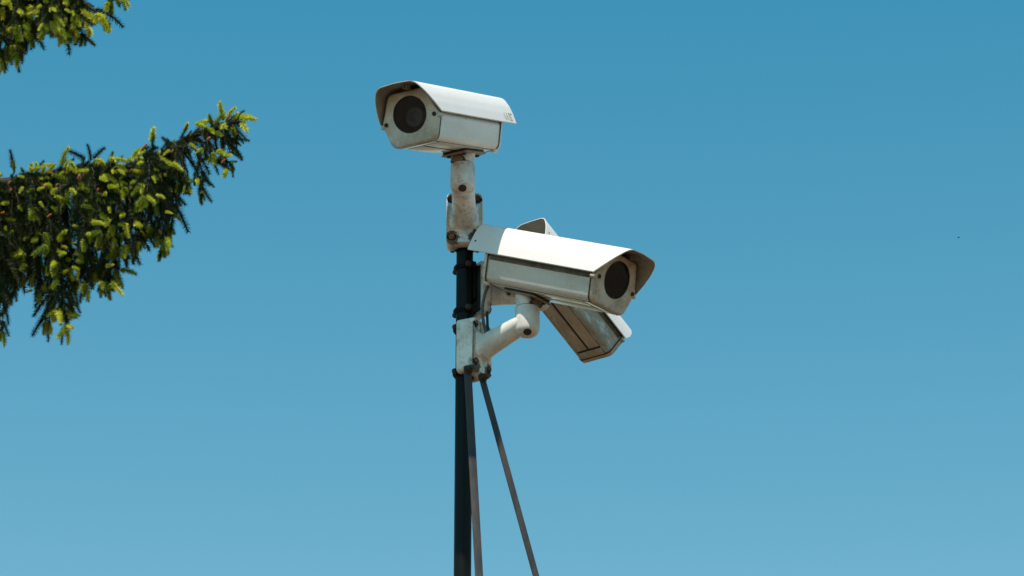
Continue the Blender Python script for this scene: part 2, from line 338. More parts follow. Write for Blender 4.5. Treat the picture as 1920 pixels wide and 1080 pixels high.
def make_camera(idx, yaw, tilt, roll, u, v, Z, k, mount_a, label, label_mark=False, side_mat=None, under_mat=None, face_mat=None, cutback=0, longer=0):
    D = dict(globals()['D']); D['Lb'] += longer
    f, up = axes(yaw, tilt, roll); y = up.cross(f); k0 = k
    O = tip(u, v, Z)
    base = O - f * (mount_a * k) - up * (D['zb'] * k)
    Mw = Matrix.Translation(base) @ Matrix((f, y, up)).transposed().to_4x4() @ Matrix.Scale(k, 4)
    root = empty('security_camera', Mw); tag(root, label, 'security camera', 'security cameras on the black pole')
    T = Matrix.Translation((mount_a, 0, D['zb']))      # model coordinates -> root coordinates
    side_mat = side_mat or M_BODY; under_mat = under_mat or M_UNDER; face_mat = face_mat or M_FACE
    # sunshield: a bent sheet, 1.6 mm thick, swept back at the front
    prof = shield_profile(); th = .0016; NX = 12
    sh = MB()
    n = len(prof)
    nrm = []
    for i in range(n):
        a = prof[max(i-1, 0)]; c = prof[min(i+1, n-1)]; d = (c - a).normalized(); nrm.append(Vector((d.y, -d.x)))
    def sx(p, s): z = min(max(-p.y / D['h'], 0), 1); x0 = -D['s'] * z ** 1.15 - cutback * (1 - z) ** 1.5; x1 = -D['L'] + D['sr'] * z; return x0 + (x1 - x0) * s
    V = []; Fo = []; Fi = []; Fe = []
    for j in range(NX + 1):
        for i in range(n): p = prof[i]; V.append((sx(p, j / NX), p.x, p.y))
    off = len(V)
    for j in range(NX + 1):
        for i in range(n): p = prof[i]; q = p - nrm[i] * (-th); V.append((sx(p, j / NX), (p - nrm[i] * th).x if False else p.x * (1 - th / .06), p.y - th)) 
    for j in range(NX):
        for i in range(n - 1):
            a = j * n + i; Fo.append((a, a + 1, a + n + 1, a + n)); Fi.append((off + a, off + a + n, off + a + n + 1, off + a + 1))
        for i in (0, n - 1): a = j * n + i; Fe.append((a, a + n, off + a + n, off + a))
    for j in (0, NX):
        for i in range(n - 1): a = j * n + i; Fe.append((a, a + 1, off + a + 1, off + a))
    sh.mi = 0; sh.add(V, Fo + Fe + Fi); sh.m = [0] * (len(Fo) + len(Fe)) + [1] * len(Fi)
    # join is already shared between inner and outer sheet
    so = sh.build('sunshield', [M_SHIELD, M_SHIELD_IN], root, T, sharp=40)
    # folded hem along both lower edges
    hm = MB()
    for sg in (-1, 1):
        p = Vector((sg * D['b'], -D['h']))
        hm.tube([(-D['s'] - .001, p.x - sg * .0015, p.y - .0002), (-D['L'] + D['sr'] + .001, p.x - sg * .0015, p.y - .0002)], .0013, 8)
    hm.build('hem', M_SHIELD, so)
    # rivets near the rear lower corners, spacer clips between shield and housing
    rv = None
    for sg in (-1, 1):
        z = -D['h'] * .70; yy = (D['b'] - .0063) * sg
        r_ = MB(); r_.lathe((-D['L'] + .020, yy - sg * .001, z), (0, sg, .28), [(0, .0026), (.0016, .0026), (.0022, .0016)], 14); r_.build('rivet', M_HOLE, so)
    cl = MB(); cl.box((-.030, .008, -.0065), (.016, .0022, .010)); cl.box((-.030, .014, -.0065), (.016, .0022, .010)); cl.box((-.038, .011, -.0070), (.002, .009, .010)); cl.build('spacer_clip', M_SHIELD_IN, so)
    cl = MB(); cl.box((-.33, .0, -.008), (.022, .008, .012)); cl.build('spacer_clip', M_FACE, so)
    # housing body
    bp_ = rpoly([(.0405, -.0125), (D['wm'] - .0008, -D['zm'] + .001), (D['wb'] + .001, -D['zb']), (-D['wb'] - .001, -D['zb']), (-D['wm'] + .0008, -D['zm'] + .001), (-.0405, -.0125)], [.010, .012, .013, .013, .012, .010], 6)
    fp_ = rpoly([(.0425, -.0105), (D['wm'] + .0015, -D['zm'] + .004), (D['wb'] + .0012, -D['zb'] - .0015), (-D['wb'] - .0012, -D['zb'] - .0015), (-D['wm'] - .0015, -D['zm'] + .004), (-.0425, -.0105)], [.011, .010, .015, .015, .010, .011], 6)
    def ins(poly, d):
        c = Vector((0, -.066)); return [p - (p - c).normalized() * d for p in poly]
    x0 = -D['dl'] - .013; x1 = -D['dl'] - D['Lb'] + .012
    hb = MB(); hb.loft([[(x, p.x, p.y) for p in bp_] for x in (x0, x0 - .01, (x0 + x1) / 2, x1 + .01, x1)], cap=False)
    body = hb.build('housing', side_mat, root, T)
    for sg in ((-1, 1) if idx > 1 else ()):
        g = MB(); g.box(((x0 + x1) / 2, sg * (D['wm'] - .0030), -D['zm'] + .0005), (abs(x0 - x1) - .008, .0052, .0100)); g.build('side_strip', M_STRIP, body, bevel=.0012)  # dark brown strip along the housing side, just below the shield edge
    # dirty gaskets between housing and end plates
    for x in (x0, x1):
        g = MB(); q = ins(fp_, -.0006); g.loft([[(x + dx, p.x, p.y) for p in q] for dx in (-.0019, .0019)], cap=False); g.build('gasket', M_SEAM, root, T)
    # front plate with the round window
    c = Vector((0, -D['hl'])); N = 72
    outer = by_angle(fp_, c, N); circ = [c + Vector((math.cos(2*math.pi*i/N), math.sin(2*math.pi*i/N))) * D['rl'] for i in range(N)]
    def ring(pl, x): return [(x, p.x, p.y) for p in pl]
    shrink = lambda pl, d: [p - (p - c).normalized() * d for p in pl]
    xf = -D['dl']; fpb = MB()
    fpb.loft([ring(outer, x0 + .0014), ring(outer, xf - .0045), ring(shrink(outer, .0010), xf - .0018), ring(shrink(outer, .0035), xf), ring(shrink(outer, .0065), xf - .0004),
              ring(shrink(circ, -.0030), xf - .0006), ring(shrink(circ, -.0008), xf - .0010), ring(circ, xf - .0024), ring(circ, xf - .012)], cap=False)
    fpl = fpb.build('front_plate', face_mat, root, T, sharp=50)
    for sg in (-1, 1):
        s_ = MB(); s_.lathe((xf - .004, sg * (D['wm'] - .0085), -D['zm'] + .003), (1, 0, 0), [(0, .0046), (.0052, .0046), (.0060, .0038), (.0060, .0022), (.0045, .0020)], 14); s_.build('screw', M_BOLT, fpl)
        e_ = MB(); e_.lathe((xf - .012, sg * (D['wm'] + .0015), -D['zm'] - .0005), (1, 0, 0), [(0, .0045), (.010, .0045), (.0112, .0036)], 16); e_.build('lug', face_mat, fpl)
    # window: seal, glass, dark inside with the real lens
    s_ = MB(); s_.torus((xf - .0022, 0, -D['hl']), (1, 0, 0), D['rl'] - .0004, .0011, 48, 6); s_.build('window_seal', M_RUBBER_SHADE, root, T)
    tb = MB(); cl_ = [Vector((p.x, p.y)) for p in shrink(circ, .0002)]
    tb.loft([ring(cl_, xf - .0030), ring(cl_, xf - .075)], cap=False); tb.add(ring(cl_, xf - .075), [tuple(range(N))]); tb.build('window_tube', M_DARK, root, T)
    ln = MB()
    ln.lathe((xf - .056, 0, -D['hl'] - .004), (1, 0, 0), [(0, .021), (.034, .021), (.037, .0185), (.037, .0165), (.034, .0155), (.034, .013), (.030, .0115), (.030, .009), (.0325, .006), (.0335, .0005)], 40)
    ln.build('lens', M_LENS, root, T)
    gls = MB(); gls.lathe((xf - .0046, 0, -D['hl']), (1, 0, 0), [(0, D['rl'] - .0006), (.0016, D['rl'] - .0006)], 48); gls.build('window_glass', M_GLASS, root, T)
    # rear plate with lugs, latch and cable gland
    rp = MB(); xr = -D['dl'] - D['Lb']
    rp.loft([ring(fp_, x1 - .0014), ring(fp_, xr + .003), ring(ins(fp_, .0015), xr + .0008), ring(ins(fp_, .004), xr)])
    rpl = rp.build('rear_plate', side_mat, root, T)
    for sg in (-1, 1):
        e_ = MB(); e_.lathe((xr + .001, sg * (D['wb'] - .010), -D['zb'] - .001), (1, 0, 0), [(0, .006), (.012, .006), (.014, .004)], 16); e_.build('lug', side_mat, rpl)
        s_ = MB(); s_.lathe((xr + .002, sg * (D['wm'] - .010), -D['zm'] + .002), (-1, 0, 0), [(0, .005), (.004, .005), (.005, .004)], 6); s_.build('bolt', M_BOLT, rpl)
    lt = MB(); lt.box((xr - .004, .035, -.075), (.010, .016, .028)); lt.box((xr - .010, .035, -.085), (.006, .012, .012)); lt.build('latch', M_CAST, rpl, bevel=.0015)
    gd = MB(); gd.lathe((xr + .004, 0, -D['zb'] + .020), (-1, 0, 0), [(0, .012), (.014, .012), (.015, .009), (.026, .009), (.028, .006)], 24); gd.build('cable_gland', M_CAST, rpl)
    # underside: two raised rail panels with a dark slot between, a cross gap and an end piece
    ub = MB(); zz = -D['zb'] - .0009; half = D['wb'] - .0125
    L0, L1 = xf - .040, x1 - -.006
    for sg in (-1, 1):
        ub2 = MB(); ub2.box(((L0 + L1) / 2, sg * (half / 2 + .0018), zz), (abs(L0 - L1), half - .0036, .0018)); ub2.build('bottom_panel', under_mat, root, T, bevel=.0004)
    ub2 = MB(); ub2.box((xf - .0235, 0, zz), (.0195, half * 2, .0018)); ub2.build('bottom_panel', under_mat, root, T, bevel=.0004)
    ub.box(((x0 + x1) / 2, 0, zz + .0007), (abs(x0 - x1) - .004, half * 2 + .0022, .0008)); ub.build('slot_strip', M_RUBBER_SHADE, root, T)
    # tilted mounting plate
    mp = MB(); ol = rpoly([(.048, .030), (-.040, .034), (-.052, .012), (-.052, -.012), (-.040, -.034), (.048, -.030)], .008, 4)
    mp.loft([[(p.x, p.y, -.0098) for p in ol], [(p.x, p.y, -.0068) for p in ol]]); mp.build('mounting_plate', M_PLATE_UNDER, root, bevel=.0008)
    mp = MB(); ol2 = [p * .93 for p in ol]
    mp.loft([[(p.x, p.y, -.0067) for p in ol2], [(p.x, p.y, -.0020) for p in ol2]]); mp.build('rubber_pad', M_RUBBER_SHADE, root)
    for (bx, by) in ((.034, .018), (.034, -.018), (-.036, .014), (-.036, -.014)):
        q = MB(); q.lathe((bx, by, -.0097), (0, 0, -1), [(0, .0055), (.0010, .0055), (.0010, .0040), (.0034, .0040), (.0038, .0034)], 6 if bx > 0 else 12); q.build('bolt', M_BOLT, root)
    if label_mark: # printed approval marks near the rear lower corner of the sunshield
        side = -1 if label_mark < 0 else 1
        z0 = -D['h'] * .93; z1 = -D['h'] * .66
        def onsheet(x, q):   # q 0..1 up the side
            z = z0 + (z1 - z0) * q; pr = [p for p in prof if p.x > 0]
            for a, c2 in zip(pr, pr[1:]):
                if a.y <= z <= c2.y: s = (z - a.y) / max(c2.y - a.y, 1e-9); yy = a.x + (c2.x - a.x) * s; break
            return Vector((x, side * (yy + .0005), z + .0001))
        def stroke(mb, pts, wd=.0011):
            for (xa, qa), (xb, qb) in zip(pts, pts[1:]):
                A, B = onsheet(xa, qa), onsheet(xb, qb); dd = (B - A).normalized(); sd = dd.cross(Vector((0, side, .3)).normalized()) * wd
                mb.add([A - sd, B - sd, B + sd, A + sd], [(0, 1, 2, 3)])
        xs = -D['L'] + .058; d = -1.0
        mk = MB()
        arc = lambda cx: [(cx + d * (.006 - .0055 * math.cos(a)) , .5 + .48 * math.sin(a)) for a in [math.pi * (.5 + i / 6) for i in range(7)]]
        A = [(xs + d * (.006 - .0058 * math.sin(math.pi * i / 8)), .98 - .96 * i / 8) for i in range(9)]; stroke(mk, A)
        A = [(xs + d * (.017 - .0058 * math.sin(math.pi * i / 8)), .98 - .96 * i / 8) for i in range(9)]; stroke(mk, A); stroke(mk, [(xs + d * .0112, .5), (xs + d * .0165, .5)])
        # crossed-out wheeled bin with its bar
        stroke(mk, [(xs + d * .023, .95), (xs + d * .033, .95)], .0008); stroke(mk, [(xs + d * .0245, .9), (xs + d * .026, .35), (xs + d * .030, .35), (xs + d * .0315, .9)], .0006)
        stroke(mk, [(xs + d * .0225, .98), (xs + d * .0335, .30)], .0005); stroke(mk, [(xs + d * .0335, .98), (xs + d * .0225, .30)], .0005); stroke(mk, [(xs + d * .023, .10), (xs + d * .033, .10)], .0017)
        mk.build('printed_marks', M_INK, so)
    return root, base, f, up

cams = []
cams.append(make_camera(1, -27.4, 20.13, 0, 739.16, 156.85, 5.7306, 1.0, .267,
    'topmost white security camera, facing left, dark round lens window under its sunshield', longer=.006, label_mark=1, face_mat=M_FACE2, side_mat=M_BODY1, under_mat=M_UNDER))
cams.append(make_camera(2, 51.8, 23.71, 0, 1207.88, 478.06, 5.6203 * 1.025, 1.025, .267,
    'white security camera facing right at the middle of the pole, its long sunshield brightly sunlit', longer=.014))
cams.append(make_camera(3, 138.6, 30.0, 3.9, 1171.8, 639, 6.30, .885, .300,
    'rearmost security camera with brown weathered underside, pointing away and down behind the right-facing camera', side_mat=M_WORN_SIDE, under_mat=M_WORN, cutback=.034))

# ------------------------------------------------------------------ brackets
def bracket(idx, hub_v, base, fwd, label, elbow_v):
    e = Vector((base.x, base.y)); p = Vector((XP, YP)); d = e - p
    az = math.degrees(math.atan2(d.x, -d.y)); dist = d.length
    o3 = frame(az)
    hx = .046
    hubxy = p + d.normalized() * hx
    hz = at(900, hub_v, hubxy.y).z
    ez = at(900, elbow_v, e.y).z
    root = empty('camera_bracket', Matrix.Translation((p.x, p.y, hz)) @ o3.to_4x4())
    tag(root, label, 'bracket', 'cast brackets clamped to the pole')
    rise = ez - hz; castm = M_CAST if idx == 1 else M_CAST2
    # base plate with side skirts and four bolt pockets
    W, H = .039, .060
    pl = rpoly([(W, H), (-W, H), (-W, -H), (W, -H)], .011, 5)
    px0 = .0225 if idx == 3 else .004
    if idx == 3: sd = MB(); sd.box((.0190, 0, .014), (.0130, .036, .078)); sd.build('gap_block', M_POLE, root, bevel=.002)  # black block filling the gap between pole and plate
    pb = MB(); pb.loft([[(px0, q.x, q.y) for q in pl], [(.040, q.x * .985, q.y * .99) for q in pl], [(.0455, q.x * .93, q.y * .95) for q in pl]])
    plate = pb.build('base_plate', M_PLATE, root, bevel=0)
    cs = []
    for sy in (-1, 1):
        for sz in (-1, 1):
            c_ = MB(); c_.lathe((.034, sy * .0265, sz * .0435), (1, 0, 0), [(0, .0105), (.03, .0115)], 24); cs.append(c_.build('c', M_HOLE))
            cs[-1].matrix_world = root.matrix_world
    c_ = MB(); c_.lathe((-.01, 0, -.1), (0, 0, 1), [(0, PR + .003), (.2, PR + .003)], 24); cs.append(c_.build('c', M_HOLE)); cs[-1].matrix_world = root.matrix_world
    c_ = MB(); c_.lathe((-.002, 0, -.1), (0, 0, 1), [(0, PR + .006), (.2, PR + .006)], 24); cs.append(c_.build('c', M_HOLE)); cs[-1].matrix_world = root.matrix_world
    c_ = MB(); c_.box((.012, 0, 0), (.034, .056, .104)); cs.append(c_.build('c', M_HOLE)); cs[-1].matrix_world = root.matrix_world
    cut(plate, cs)
    gk = MB(); gk.box((.024, 0, 0), (.006, .0555, .1035)); gk.build('hollow_shade', M_RUBBER_SHADE, root)  # black block: deep shade of the hollow back, put into its colour
    for sy in (-1, 1):
        for sz in (-1, 1):
            wsh = MB(); wsh.lathe((.0338, sy * .0265, sz * .0435), (1, 0, 0), [(0, .0100), (.002, .0100), (.0022, .0092)], 20)
            bo = wsh.build('washer', M_HOLE, plate)
            q = MB(); q.lathe((.0355, sy * .0265, sz * .0435), (1, .05 * sy, .03), [(0, .0072), (.0070, .0072), (.0082, .0060)], 6)
            q.lathe((.0430, sy * .0265, sz * .0435), (1, .05 * sy, .03), [(0, .0036), (.004, .0036), (.005, .0028)], 10)
            q.build('bolt', M_RUST if (idx == 1 and sy == -1 and sz == -1) or idx == 3 else M_BOLT, plate)
    # raised pad that flares into the arm
    pad0 = rpoly([(.030, .030), (-.030, .030), (-.033, -.028), (.033, -.028)], .010, 5)
    def circ(x, cy, cz, r, n_=len(pad0), sq=1.0): 
        return [(x, cy + r * math.cos(t), cz + r * math.sin(t)) for t in [math.atan2(q.y, q.x) for q in pad0]]
    sl_ = rise / (dist - hx); ax = Vector((1, 0, sl_)).normalized()
    pdm = MB(); pdm.loft([[(.0440, q.x, q.y) for q in pad0], [(.0475, q.x * .97, q.y * .97) for q in pad0], circ(.054, 0, .001, .0275)]); pdm.build('hub', castm, root)
    hub = Vector((hx, 0, 0)); el = Vector((dist, 0, rise))
    ar = MB(); rings = []; dv = el - hub; side = Vector((0, 1, 0)); upv = dv.normalized().cross(side)
    for t, rh, rv_ in ((0, .0290, .0280), (.06, .0270, .0262), (.18, .0255, .0246), (.45, .0247, .0226), (.8, .0238, .0200), (1.0, .0234, .0192)):
        c_ = hub + dv * t; rings.append([c_ + side * rh * math.cos(2*math.pi*k/36) + upv * rv_ * math.sin(2*math.pi*k/36) for k in range(36)])
    ar.loft(rings); ar.build('arm', castm, root)
    # elbow: upright capsule with a flattened round bottom
    eb = MB(); zb = rise - .0335; zt = rise + .0300; re = .0257
    prof = [(0, .004)] + [(.017 * (1 - math.cos(a)), .006 + (re - .006) * math.sin(a) ** .85) for a in [math.pi / 2 * i / 8 for i in range(1, 9)]]
    prof = [(z, r) for z, r in prof] + [(zt - zb - .0015, re), (zt - zb, re - .001)]
    eb.lathe((dist, 0, zb), (0, 0, 1), prof, 40); eb.build('elbow', castm, root)
    dn = (root.matrix_world.inverted().to_3x3() @ Vector((0, -.62, -1))).normalized()
    pg = MB(); pg.lathe(Vector((dist, 0, zb + .0046)) + Vector((dn.x, dn.y, 0)).normalized() * .0158, dn, [(-.008, .0086), (.0020, .0086), (.0026, .0078), (.0023, .0066), (.0023, .0048), (.0030, .0042), (.0030, .0005)], 24); pg.build('hole_shade_disc', M_BOLT, root)  # solid raised disc; the shade of a screw recess is put into its dark colour
    # upper knuckle, up to the tilted mounting plate
    inv = root.matrix_world.inverted(); top = inv @ (Vector(base) + Vector((0, 0, -.004)))
    up_h = top.z
    kn = MB(); kn.lathe((dist, 0, zt - .004), (0, 0, 1), [(0, .0225), (max(.012, (up_h - zt) * .5), .0236), (max(.016, up_h - zt + .003), .0262)], 40); kn.build('knuckle', castm, root)
    g = MB(); g.torus((dist, 0, zt + .0003), (0, 0, 1), .0236, .0010, 40, 6); g.build('joint_line', M_SEAM, root)
    fl = (inv.to_3x3() @ Vector((fwd.x, fwd.y, 0))).normalized()
    lat = Vector((0, 0, 1)).cross(fl)
    def half_disc(r, d0, d1):
        o_ = Vector((dist, 0, zt + .0004)); hp = [lat * (r * math.cos(math.pi * k / 20)) + Vector((0, 0, r * math.sin(math.pi * k / 20))) for k in range(21)]
        m_ = MB(); m_.loft([[o_ + fl * d0 + p_ for p_ in hp], [o_ + fl * d1 + p_ for p_ in hp]]); return m_
    half_disc(.0160, .008, .0248).build('joint_rim', M_SEAM, root)
    half_disc(.0142, .008, .0254).build('joint_disc', M_PLATE_UNDER, root)
    # band clamps round the pole
    for zc in (-.052, .048):
        cb = MB(); cb.lathe((0, 0, zc - .006), (0, 0, 1), [(0, PR + .0008), (0.0005, PR + .0030), (.0115, PR + .0030), (.012, PR + .0008)], 36, cap=False)
        for sy in (-1, 1): cb.box((.004, sy * (PR + .007), zc), (.012, .012, .012))
        cb.torus((0, 0, zc), (0, 0, 1), PR + .0035, .0028, 36, 8)
        cb.build('pole_clamp', M_POLE, root)
        for sy in (-1, 1):
            q = MB(); q.lathe((-.004, sy * (PR + .0085), zc), (-1, 0, 0), [(-.001, .0065), (.006, .0065), (.0075, .0050)], 6); q.build('clamp_bolt', M_BOLT, root)
    return root, root.matrix_world.copy(), az, dist, rise
B = []
B.append(bracket(1, 407, cams[0][1], cams[0][2], 'upper white cast bracket with a rusty bolt, its arm lifting the topmost camera', 335))
B.append(bracket(2, 652, cams[1][1], cams[1][2], 'lower white cast bracket whose arm reaches right to hold the right-facing camera', 603))
B.append(bracket(3, 551, cams[2][1], cams[2][2], 'white cast bracket behind the pole, half hidden, its arm reaching back to the rearmost camera', 553))
for b3 in B: print('bracket', [round(x, 3) for x in b3[2:]])

# ------------------------------------------------------------------ diagonal braces of the pole
PM = pole.matrix_world.inverted()
def brace(name, a, b_px, azdeg):
    A = a; Bp = b_px; d = (Bp - A).normalized()
    end = A + d * ((A.z - .0) / -d.z)
    # angle iron: two flanges
    fr = Vector((math.sin(R(azdeg)), -math.cos(R(azdeg)), 0)); side = d.cross(fr).normalized(); nrm = side.cross(d).normalized()
    Wd, th = .0195, .003
    mb = MB()
    def bar(o, u, wu, v, wv, P, Q):
        V = []
        for X in (P, Q):
            for su, sv in ((0, 0), (1, 0), (1, 1), (0, 1)): V.append(PM @ (X + o + u * wu * su + v * wv * sv))
        mb.add(V, [(0, 3, 2, 1), (4, 5, 6, 7), (0, 1, 5, 4), (1, 2, 6, 5), (2, 3, 7, 6), (3, 0, 4, 7)])
    return A, end, d, side, nrm, Wd, th, mb, bar
def make_brace(a, b_px, azdeg, width, flange, flip):
    A, end, d, side, nrm, Wd, th, mb, bar = brace('brace', a, b_px, azdeg)
    side = side * flip
    bar(-side * width / 2, side, width, nrm, th, A - d * .004, end)
    bar(-side * width / 2, side, th, nrm, -flange, A + d * .030, end)
    o = mb.build('brace', M_BRACE, pole, bevel=.0007)
    for s in (.004,):
        q = MB(); c = PM @ (A + d * s + nrm * th); q.lathe(c, nrm, [(-.001, .0105), (.0022, .0105), (.0026, .009)], 20); q.lathe(c, nrm, [(.002, .0078), (.010, .0078), (.0112, .0066)], 6); q.lathe(c, nrm, [(.010, .0042), (.016, .0042)], 10); q.build('bolt', M_BOLT, o)
a1 = at(876, 692, 5.440); b1 = at(897.5, 1080, 5.350)
a2 = at(902, 706, 5.452); b2 = at(1004, 1080, 5.530)
make_brace(a1, b1, 33, .0180, .013, 1)
make_brace(a2, b2, 40, .0160, .012, 1)

# ------------------------------------------------------------------ cables
def smooth_path(P, k=8):
    o = []; P = [Vector(p) for p in P]
    for i in range(len(P) - 1):
        p0 = P[max(i-1, 0)]; p1 = P[i]; p2 = P[i+1]; p3 = P[min(i+2, len(P)-1)]
        for j in range(k):
            t = j / k; o.append(.5 * ((2*p1) + (p2-p0)*t + (2*p0-5*p1+4*p2-p3)*t*t + (3*p1-p0-3*p2+p3)*t**3))
    return o + [P[-1]]
cb = MB(); cb.tube(smooth_path([at(905, 520, 5.46), at(916, 531, 5.45), at(909, 552, 5.445), at(904.5, 580, 5.45), at(907, 606, 5.455), at(912, 626, 5.455), at(913, 640, 5.46)]), .0033, 12)
tag(cb.build('cable', M_CABLE), 'grey cable looping down from the rear of the right-facing camera to the lower bracket', 'cable')
cb = MB(); cb.tube(smooth_path([at(916, 535, 5.50), at(913.5, 560, 5.49), at(913.5, 590, 5.485), at(914.5, 615, 5.48), at(917, 640, 5.475)]), .0030, 12)
tag(cb.build('cable', M_CABLE2), 'straight black cable running down between the rear bracket arm and the lower bracket', 'cable')
#TREE
# ------------------------------------------------------------------ spruce tree
rnd = random.Random(11)
YT = 5.85
def rv(s=1.0): return Vector((rnd.gauss(0, s), rnd.gauss(0, s), rnd.gauss(0, s)))

def add_needle(V, Fc, base, d, L, wd):
    d = d.normalized(); a = d.orthogonal().normalized(); b2 = d.cross(a); n0 = len(V)
    for k in range(3):
        t = 2 * math.pi * k / 3; V.append(base + (a * math.cos(t) + b2 * math.sin(t)) * wd)
    V.append(base + d * L)
    Fc += [(n0, n0 + 1, n0 + 3), (n0 + 1, n0 + 2, n0 + 3), (n0 + 2, n0, n0 + 3)]

def twig_geo(L, nl, count, lean, wd, sag, r, seed, stem_r=.0012, taper=True, flat=.0):
    """a stem along +X with needles all round; returns verts, faces, material slots"""
    q = random.Random(seed); V = []; Fc = []; Ms = []
    bx, by = q.uniform(-1, 1), q.uniform(.3, 1)
    def P(t): return Vector((L * t, bx * sag * .35 * t * t * L, -by * sag * t * t * L))
    pts = [P(i / 6) for i in range(7)]
    for i in range(6):
        a, b2 = pts[i], pts[i+1]; d = (b2 - a).normalized(); o = d.orthogonal().normalized(); p = d.cross(o); n0 = len(V)
        for c2, X in ((0, a), (1, b2)):
            for k in range(4):
                th = math.pi / 2 * k; V.append(X + (o * math.cos(th) + p * math.sin(th)) * stem_r * (1 - .5 * (i + c2) / 6))
        for k in range(4): Fc.append((n0 + k, n0 + (k+1) % 4, n0 + 4 + (k+1) % 4, n0 + 4 + k)); Ms.append(1)
    for i in range(count):
        t = (i + q.random() * .8) / count; t = .03 + t * .97
        b0 = P(t); d = (P(min(t + .02, 1.02)) - P(t - .02)).normalized(); o = d.orthogonal().normalized(); p = d.cross(o)
        th = i * 2.39996 + q.uniform(-.3, .3); out_ = o * math.cos(th) + p * math.sin(th)
        out_.z = out_.z * (1 - flat) + flat * .25
        ln = lean + q.uniform(-.12, .12) 
        if t > .85: ln += (t - .85) * 3.0
        dd = out_.normalized() * math.cos(ln) + d * math.sin(ln)
        l = nl * q.uniform(.8, 1.1) * (1 - .35 * t if taper else 1 - .25 * abs(t - .4))
        n0 = len(Fc); add_needle(V, Fc, b0, dd, l, wd); Ms += [0] * 3
    return V, Fc, Ms

def var(name, mats, n, **kw):
    o = []
    for i in range(n):
        k = dict(kw); k['L'] *= rnd.uniform(.85, 1.18); V, Fc, Ms = twig_geo(seed=100 + i + int(kw['L'] * 1e5), **k)
        me = mesh(name, V, Fc, None, False, mats, Ms); o.append((me, V, Fc, Ms, k['L']))
    return o
TW = var('twig', [M_NEEDLE, M_BARK], 8, L=.056, nl=.0158, count=120, lean=.40, wd=.00100, sag=.35, r=0, flat=.25)
SH = var('fresh_shoot', [M_SHOOT, M_BUD], 7, L=.031, nl=.0120, count=95, lean=.48, wd=.00125, sag=.55, r=0, stem_r=.0017)
SG = var('green_shoot', [M_SHOOT2, M_BUD], 5, L=.031, nl=.0122, count=95, lean=.48, wd=.00115, sag=.45, r=0, stem_r=.0017)
# bud cone: a small scaly cone of stacked collars
def cone_mesh(seed):
    q = random.Random(seed); mb = MB(); L = q.uniform(.012, .020); ns = 6; prof = [(0, .0012)]
    for i in range(ns):
        t = (i + .5) / ns; r = .0038 * math.sin(math.pi * (t * .8 + .12)) ** .7
        prof += [(L * i / ns + .0004, r * .78), (L * (i + .85) / ns, r * 1.08)]
    prof.append((L, .0006)); mb.lathe((0, 0, 0), (1, 0, 0), prof, 9)
    me = bpy.data.meshes.new('bud_cone'); me.from_pydata([tuple(v) for v in mb.v], [], mb.f); me.materials.append(M_BUD); return me
CN = [cone_mesh(i) for i in range(4)]

troot_xy = Vector((-2.9, 6.35))
tree = empty('spruce_tree', Matrix.Translation((troot_xy.x, troot_xy.y, 0)))
tag(tree, 'spruce tree with lime green fresh shoots, its drooping boughs reaching in from the left edge', 'tree')
TI = tree.matrix_world.inverted()
tk = MB(); tk.tube([(0, 0, -.1), (.01, 0, .5), (.0, .02, 2), (.03, 0, 4), (.0, .02, 6.2), (.02, 0, 8.2), (.0, 0, 9.6)], [.17, .135, .115, .09, .06, .032, .008], 20); tk.build('trunk', M_BARK, tree)

placed = []   # (kind, matrix, screen size)
def orient(p, d, roll=None):
    d = d.normalized(); z = Vector((0, 0, 1)); y = z.cross(d)
    if y.length < 1e-3: y = Vector((0, 1, 0))
    y.normalize(); zz = d.cross(y)
    q = Matrix((d, y, zz)).transposed().to_4x4()
    return Matrix.Translation(p) @ q @ Matrix.Rotation(rnd.uniform(-.9, .9) if roll is None else roll, 4, 'X')

def strand_needles(V, Fc, pts, dens, nl, wd):
    for a, b2 in zip(pts, pts[1:]):
        d = (b2 - a); n_ = max(1, int(d.length * dens))
        for i in range(n_):
            t = rnd.random(); o = rv(); o -= d.normalized() * o.dot(d.normalized()); 
            if o.length < 1e-5: continue
            add_needle(V, Fc, a + d * t, o.normalized() * .8 + d.normalized() * .55, nl * rnd.uniform(.8, 1.15), wd)

